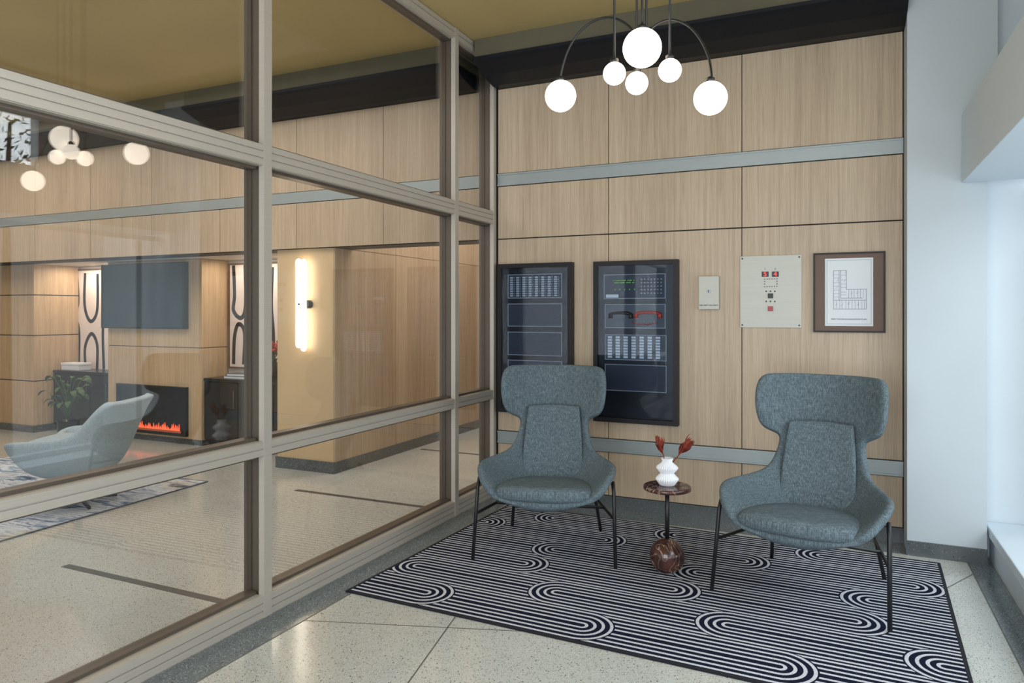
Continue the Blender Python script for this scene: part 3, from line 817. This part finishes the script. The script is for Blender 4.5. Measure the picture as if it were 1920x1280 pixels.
# potted plant in front of the left credenza
p = onY(128, 800, 5.24)
pp = thing('potted_plant', 'leafy green potted plant standing before the left black credenza', 'plant', (p.x, 5.24, .0005))
MB().lathe([(.085,0),(.10,.02),(.115,.19),(.12,.20),(.108,.20),(.10,.17)], n=32).build('pot', 'cab_black', pp)
rnd = random.Random(3)
for k in range(26):
    a = k*2.4; rr = rnd.uniform(.08,.24); hh = rnd.uniform(.38,.70)
    out = Vector((math.cos(a), math.sin(a)*.7, 0)); tip = out*rr+Vector((0,0,hh))
    MB().tube([(0,0,.18), out*rr*.35+Vector((0,0,hh*.7)), tip], .003, n=6, smooth=4).build('stem', 'leaf', pp)
    tang = Vector((-out.y, out.x, .2))
    MB().blade([tip, tip+out*.04+Vector((0,0,.02)), tip+out*.08+Vector((0,0,.015)), tip+out*.11-Vector((0,0,.01)), tip+out*.13-Vector((0,0,.04))], tang, .032).build('leaf', 'leaf', pp)
r2 = thing('lobby_rug', 'abstract blue grey and white rug beyond the glass partition', 'rug', (-6.25, 3.15, .001), math.radians(3))
MB().box(-1.5, 1.5, -1.12, 1.12, 0, .007).build('pile', 'rug2', r2)
e = MB(); e.box(-1.512,1.512,-1.132,-1.12,0,.008); e.box(-1.512,1.512,1.12,1.132,0,.008); e.box(-1.512,-1.5,-1.12,1.12,0,.008); e.box(1.5,1.512,-1.12,1.12,0,.008); e.build('border', 'module_g', r2)
lc = thing('lounge_chair', 'pale blue grey low lounge chair seen through the glass partition', 'armchair', (-5.11, 3.45, .0125), math.radians(-64))
shell([(-.30,.46,.31,-.29,.495,4), (-.30,.38,.35,-.29,.505,4), (-.25,.25,.38,-.25,.515,3.6), (-.06,.21,.39,-.07,.525,3.4), (.10,.215,.39,.06,.535,3.2),
       (.20,.25,.375,.15,.555,3.0), (.26,.34,.36,.20,.59,3.0), (.30,.45,.35,.245,.645,3.0), (.345,.58,.345,.295,.70,3.2), (.385,.70,.34,.345,.745,3.6), (.405,.75,.325,.375,.765,4), (.41,.768,.29,.39,.775,4)], .06, 'fabric_lt', lc, 'shell')
MB().pillow(lambda a, b, h: (.31*a, -.05+.25*b, .40-.03*b+.065*h), 18, 8, .22, pw=.33).build('seat_cushion', 'fabric_lt', lc)
MB().lathe([(.03,.02),(.03,.185)], n=20).build('pedestal', 'blackm', lc)
for k in range(4):
    a = PI/4+k*PI/2
    MB().tube([(0,0,.045),(.26*math.cos(a),.26*math.sin(a),.014)], .013, n=10).build('leg', 'blackm', lc)

# tree outside the window, seen as a reflection in the partition
tr = thing('tree', 'leafy tree outside the window, reflected in the glass partition', 'tree', (2.45, 4.3, 0))
MB().tube([(0,0,0),(.03,.02,1.4),(-.02,.0,2.5),(.02,.05,3.3)], .05, smooth=5, radii=[.06-.045*i/15 for i in range(16)]).build('trunk', 'bark', tr)
m = MB()
for i in range(420):
    a = random.uniform(0, 2*PI); rr = .75*random.random()**.5
    c0 = Vector((rr*math.cos(a)*.5, rr*math.sin(a), 3.15+random.uniform(-.45,.45)))
    n1 = Vector((random.uniform(-1,1),random.uniform(-1,1),random.uniform(-1,1))).normalized(); n2 = n1.orthogonal().normalized()
    q = [c0+n1*.045, c0+n2*.02, c0-n1*.045, c0-n2*.02]
    m.bm.faces.new([m.bm.verts.new(x) for x in q])
fo = m.build('foliage', 'leaf', tr); fo['kind'] = 'stuff'

# ------------------------------------------------------------------ light
def area(name, loc, target, sx, sy, power, col):
    l = bpy.data.lights.new(name, 'AREA'); l.shape = 'RECTANGLE'; l.size = sx; l.size_y = sy; l.energy = power; l.color = col
    o = bpy.data.objects.new(name, l); COL.objects.link(o); o.location = loc
    d = Vector(target)-Vector(loc); o.rotation_euler = d.to_track_quat('-Z', 'Y').to_euler()
    return o
area('daylight_window', (1.9, 1.2, 1.2), (-1, 1.6, .9), 5.0, 1.9, 58, (.88, .95, 1.0))
area('daylight_clerestory', (3.2, 2.6, 3.6), (-1, 2.6, 2.4), 7.0, 2.2, 240, (.90, .96, 1.0))
area('daylight_front', (-.6, -2.9, 1.7), (-.6, 4, 1.3), 3.4, 2.6, 198, (.89, .95, 1.0))
area('lobby_ceiling_a', (-4.6, 3.0, 3.35), (-4.6, 3.0, 0), 2.4, 2.4, 66, (1, .94, .88))
area('lobby_ceiling_b', (-8.0, 3.4, 3.35), (-8.0, 3.4, 0), 2.4, 2.0, 56, (1, .90, .78))
area('niche_right', (-5.4, 5.62, 1.97), (-5.4, 5.8, 0), 1.2, .1, 9, (1, .87, .72))
area('niche_left', (-8.1, 5.62, 1.97), (-8.1, 5.8, 0), .8, .1, 9, (1, .87, .72))
area('corridor', (-3.3, 6.6, 3.3), (-3.3, 6.6, 0), .8, 2.5, 55, (1, .92, .82))
wd = bpy.data.worlds.new('sky'); SC.world = wd; wd.use_nodes = True
bg = wd.node_tree.nodes['Background']; bg.inputs[0].default_value = (.84, .92, 1.0, 1); bg.inputs[1].default_value = .66
